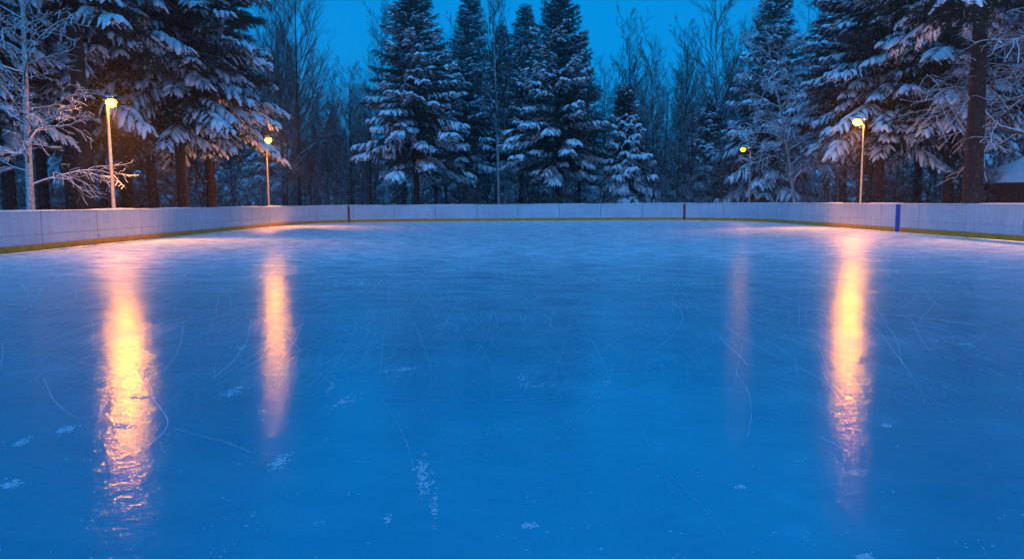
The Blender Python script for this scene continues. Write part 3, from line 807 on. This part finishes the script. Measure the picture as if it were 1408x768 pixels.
# ------------------------------------------------------------------ hut
hx, hy = x_at(1352, 41), 41.0
hut = empty('wooden_hut', (hx - .6, hy + .2, 0), R(-31)); tag(hut, 'low brown plank hut with a thick snow roof at the right edge', 'hut')
W, D_, HE, HR = 9.0, 5.0, 2.2, 3.5
mb = MB()
x = .9
while x < W - .4:
    mb.box((x, .0 + rng.uniform(-.006, .006), HE/2), (.068, .012, HE/2)); x += .15
for y in np.arange(.1, D_, .15):
    mb.box((.82, y, HE/2), (.012, .068, HE/2)); mb.box((W-.4, y, HE/2), (.012, .068, HE/2))
mb.box((W/2+.2, .045, HE/2), (W/2 - .66, .02, HE/2 - .01)); mb.box((W/2+.2, D_, HE/2), (W/2 - .6, .03, HE/2))
obj('wall', mb.mesh('hut_wall', False), M_PLANK, hut)
def roof(z_off, th, ov, m, name, soft=False):
    mb = MB(); nx, ny = 40, 16
    xs = np.linspace(-ov + .4, W + ov, nx); v = np.linspace(-1, 1, ny)
    top = np.zeros((nx, ny, 3))
    for i, x in enumerate(xs):
        for j, q in enumerate(v):
            yy = D_/2 + q*(D_/2 + .55 + ov*.3)
            slope = HR - (HR - HE)*abs(q)**(1.15 if soft else 1)
            hip = min(1.0, (x + ov - .4)/2.6 + .0) if x < W/2 else 1
            e = 0
            if soft:
                ed = min(1, (x - xs[0])/.25, (xs[-1]-x)/.25, (1-abs(q))/.08)
                e = th*(max(0, ed)**.45) + .03*math.sin(x*2.3 + q*3) + .02*math.sin(x*5.1)
            zz = HE + (slope - HE)*max(0, hip) + z_off
            top[i, j] = (x, yy, zz + e)
    bot = top.copy(); 
    for i, x in enumerate(xs):
        for j, q in enumerate(v):
            hip = min(1.0, (x + ov - .4)/2.6) if x < W/2 else 1
            slope = HR - (HR - HE)*abs(q)**(1.15 if soft else 1)
            bot[i, j, 2] = HE + (slope - HE)*max(0, hip) + z_off - (0.0 if soft else th)
    idx = np.arange(nx*ny).reshape(nx, ny)
    Q = np.stack([idx[:-1, :-1], idx[1:, :-1], idx[1:, 1:], idx[:-1, 1:]], -1).reshape(-1, 4)
    o2 = nx*ny; Qb = Q[:, ::-1] + o2
    rim = []
    loop = list(idx[:, 0]) + list(idx[-1, 1:]) + list(idx[::-1, -1][1:]) + list(idx[0, ::-1][1:])
    for a, b in zip(loop[:-1], loop[1:]): rim.append([b, a, a + o2, b + o2])
    mb.add(np.vstack([top.reshape(-1, 3), bot.reshape(-1, 3)]), Q=np.vstack([Q, Qb, rim]))
    return obj(name, mb.mesh(name, soft), m, hut)
roof(.02, .10, .35, M_PLANK, 'roof')
roof(.035, .30, .40, SNOW, 'roof_snow', True)
mb = MB(); mb.box((3.4, -.03, 1.0), (.45, .02, 1.0)); mb.box((3.4, -.055, 1.0), (.38, .008, .04)); obj('door', mb.mesh('hut_door', False), M_PLANK, hut)
mb = MB(); 
for xx in (5.3, 6.5): mb.box((xx, -.035, 1.45), (.42, .02, .36))
obj('window_shutter', mb.mesh('window_shutter', False), M_PLANK, hut)

# ------------------------------------------------------------------ haze
HAZE = True
if HAZE:
    mb = MB(); mb.box((0, 40, 13.0), (190, 130, 14.2))
    hz = obj('haze', mb.mesh('haze', False))
    m = bpy.data.materials.new('haze_air'); m.use_nodes = True; nt = m.node_tree; nt.nodes.clear()
    v = N(nt, 'ShaderNodeVolumePrincipled'); v.inputs['Color'].default_value = (.92, .95, 1, 1)
    v.inputs['Density'].default_value = .0011; v.inputs['Anisotropy'].default_value = .72
    o = N(nt, 'ShaderNodeOutputMaterial'); nt.links.new(v.outputs[0], o.inputs['Volume'])
    hz.data.materials.append(m)
    tag(hz, 'faint blue evening haze hanging in the wood', 'haze', None, 'stuff')

# ------------------------------------------------------------------ sky
w = bpy.data.worlds.new('World'); sc.world = w; w.use_nodes = True
nt = w.node_tree; bg = nt.nodes['Background']
sky = N(nt, 'ShaderNodeTexSky'); sky.sky_type = 'NISHITA'; sky.sun_disc = False
sky.sun_elevation = R(5.0); sky.sun_rotation = R(180); sky.altitude = 100; sky.ozone_density = 6; sky.dust_density = .3; sky.air_density = 1.0
tint = N(nt, 'ShaderNodeMix', data_type='RGBA', blend_type='MULTIPLY'); tint.inputs[0].default_value = 1
tint.inputs[7].default_value = (.0, .88, 2.15, 1)
gm = N(nt, 'ShaderNodeGamma'); gm.inputs[1].default_value = .12
nt.links.new(sky.outputs[0], gm.inputs[0]); nt.links.new(gm.outputs[0], tint.inputs[6]); nt.links.new(tint.outputs[2], bg.inputs[0])
bg.inputs[1].default_value = .15

# last glow of the evening sky overhead: one very soft, weak sun
sd = bpy.data.lights.new('sun', 'SUN'); sd.energy = .95; sd.angle = R(70); sd.color = (.10, .42, 1.0)
so = bpy.data.objects.new('sun', sd); COL.objects.link(so); so.rotation_euler = (R(25), R(-8), 0)

# ------------------------------------------------------------------ render
vs = sc.view_settings; vs.view_transform = 'Standard'; vs.look = 'None'; vs.exposure = 1.1; vs.gamma = 1
c = sc.cycles
sc.render.engine = 'CYCLES'
c.use_denoising = True
c.use_adaptive_sampling = True; c.adaptive_threshold = .02
c.max_bounces = 6; c.diffuse_bounces = 2; c.glossy_bounces = 3; c.transmission_bounces = 2; c.volume_bounces = 0; c.transparent_max_bounces = 8
c.sample_clamp_indirect = 6.0
c.caustics_reflective = False; c.caustics_refractive = False
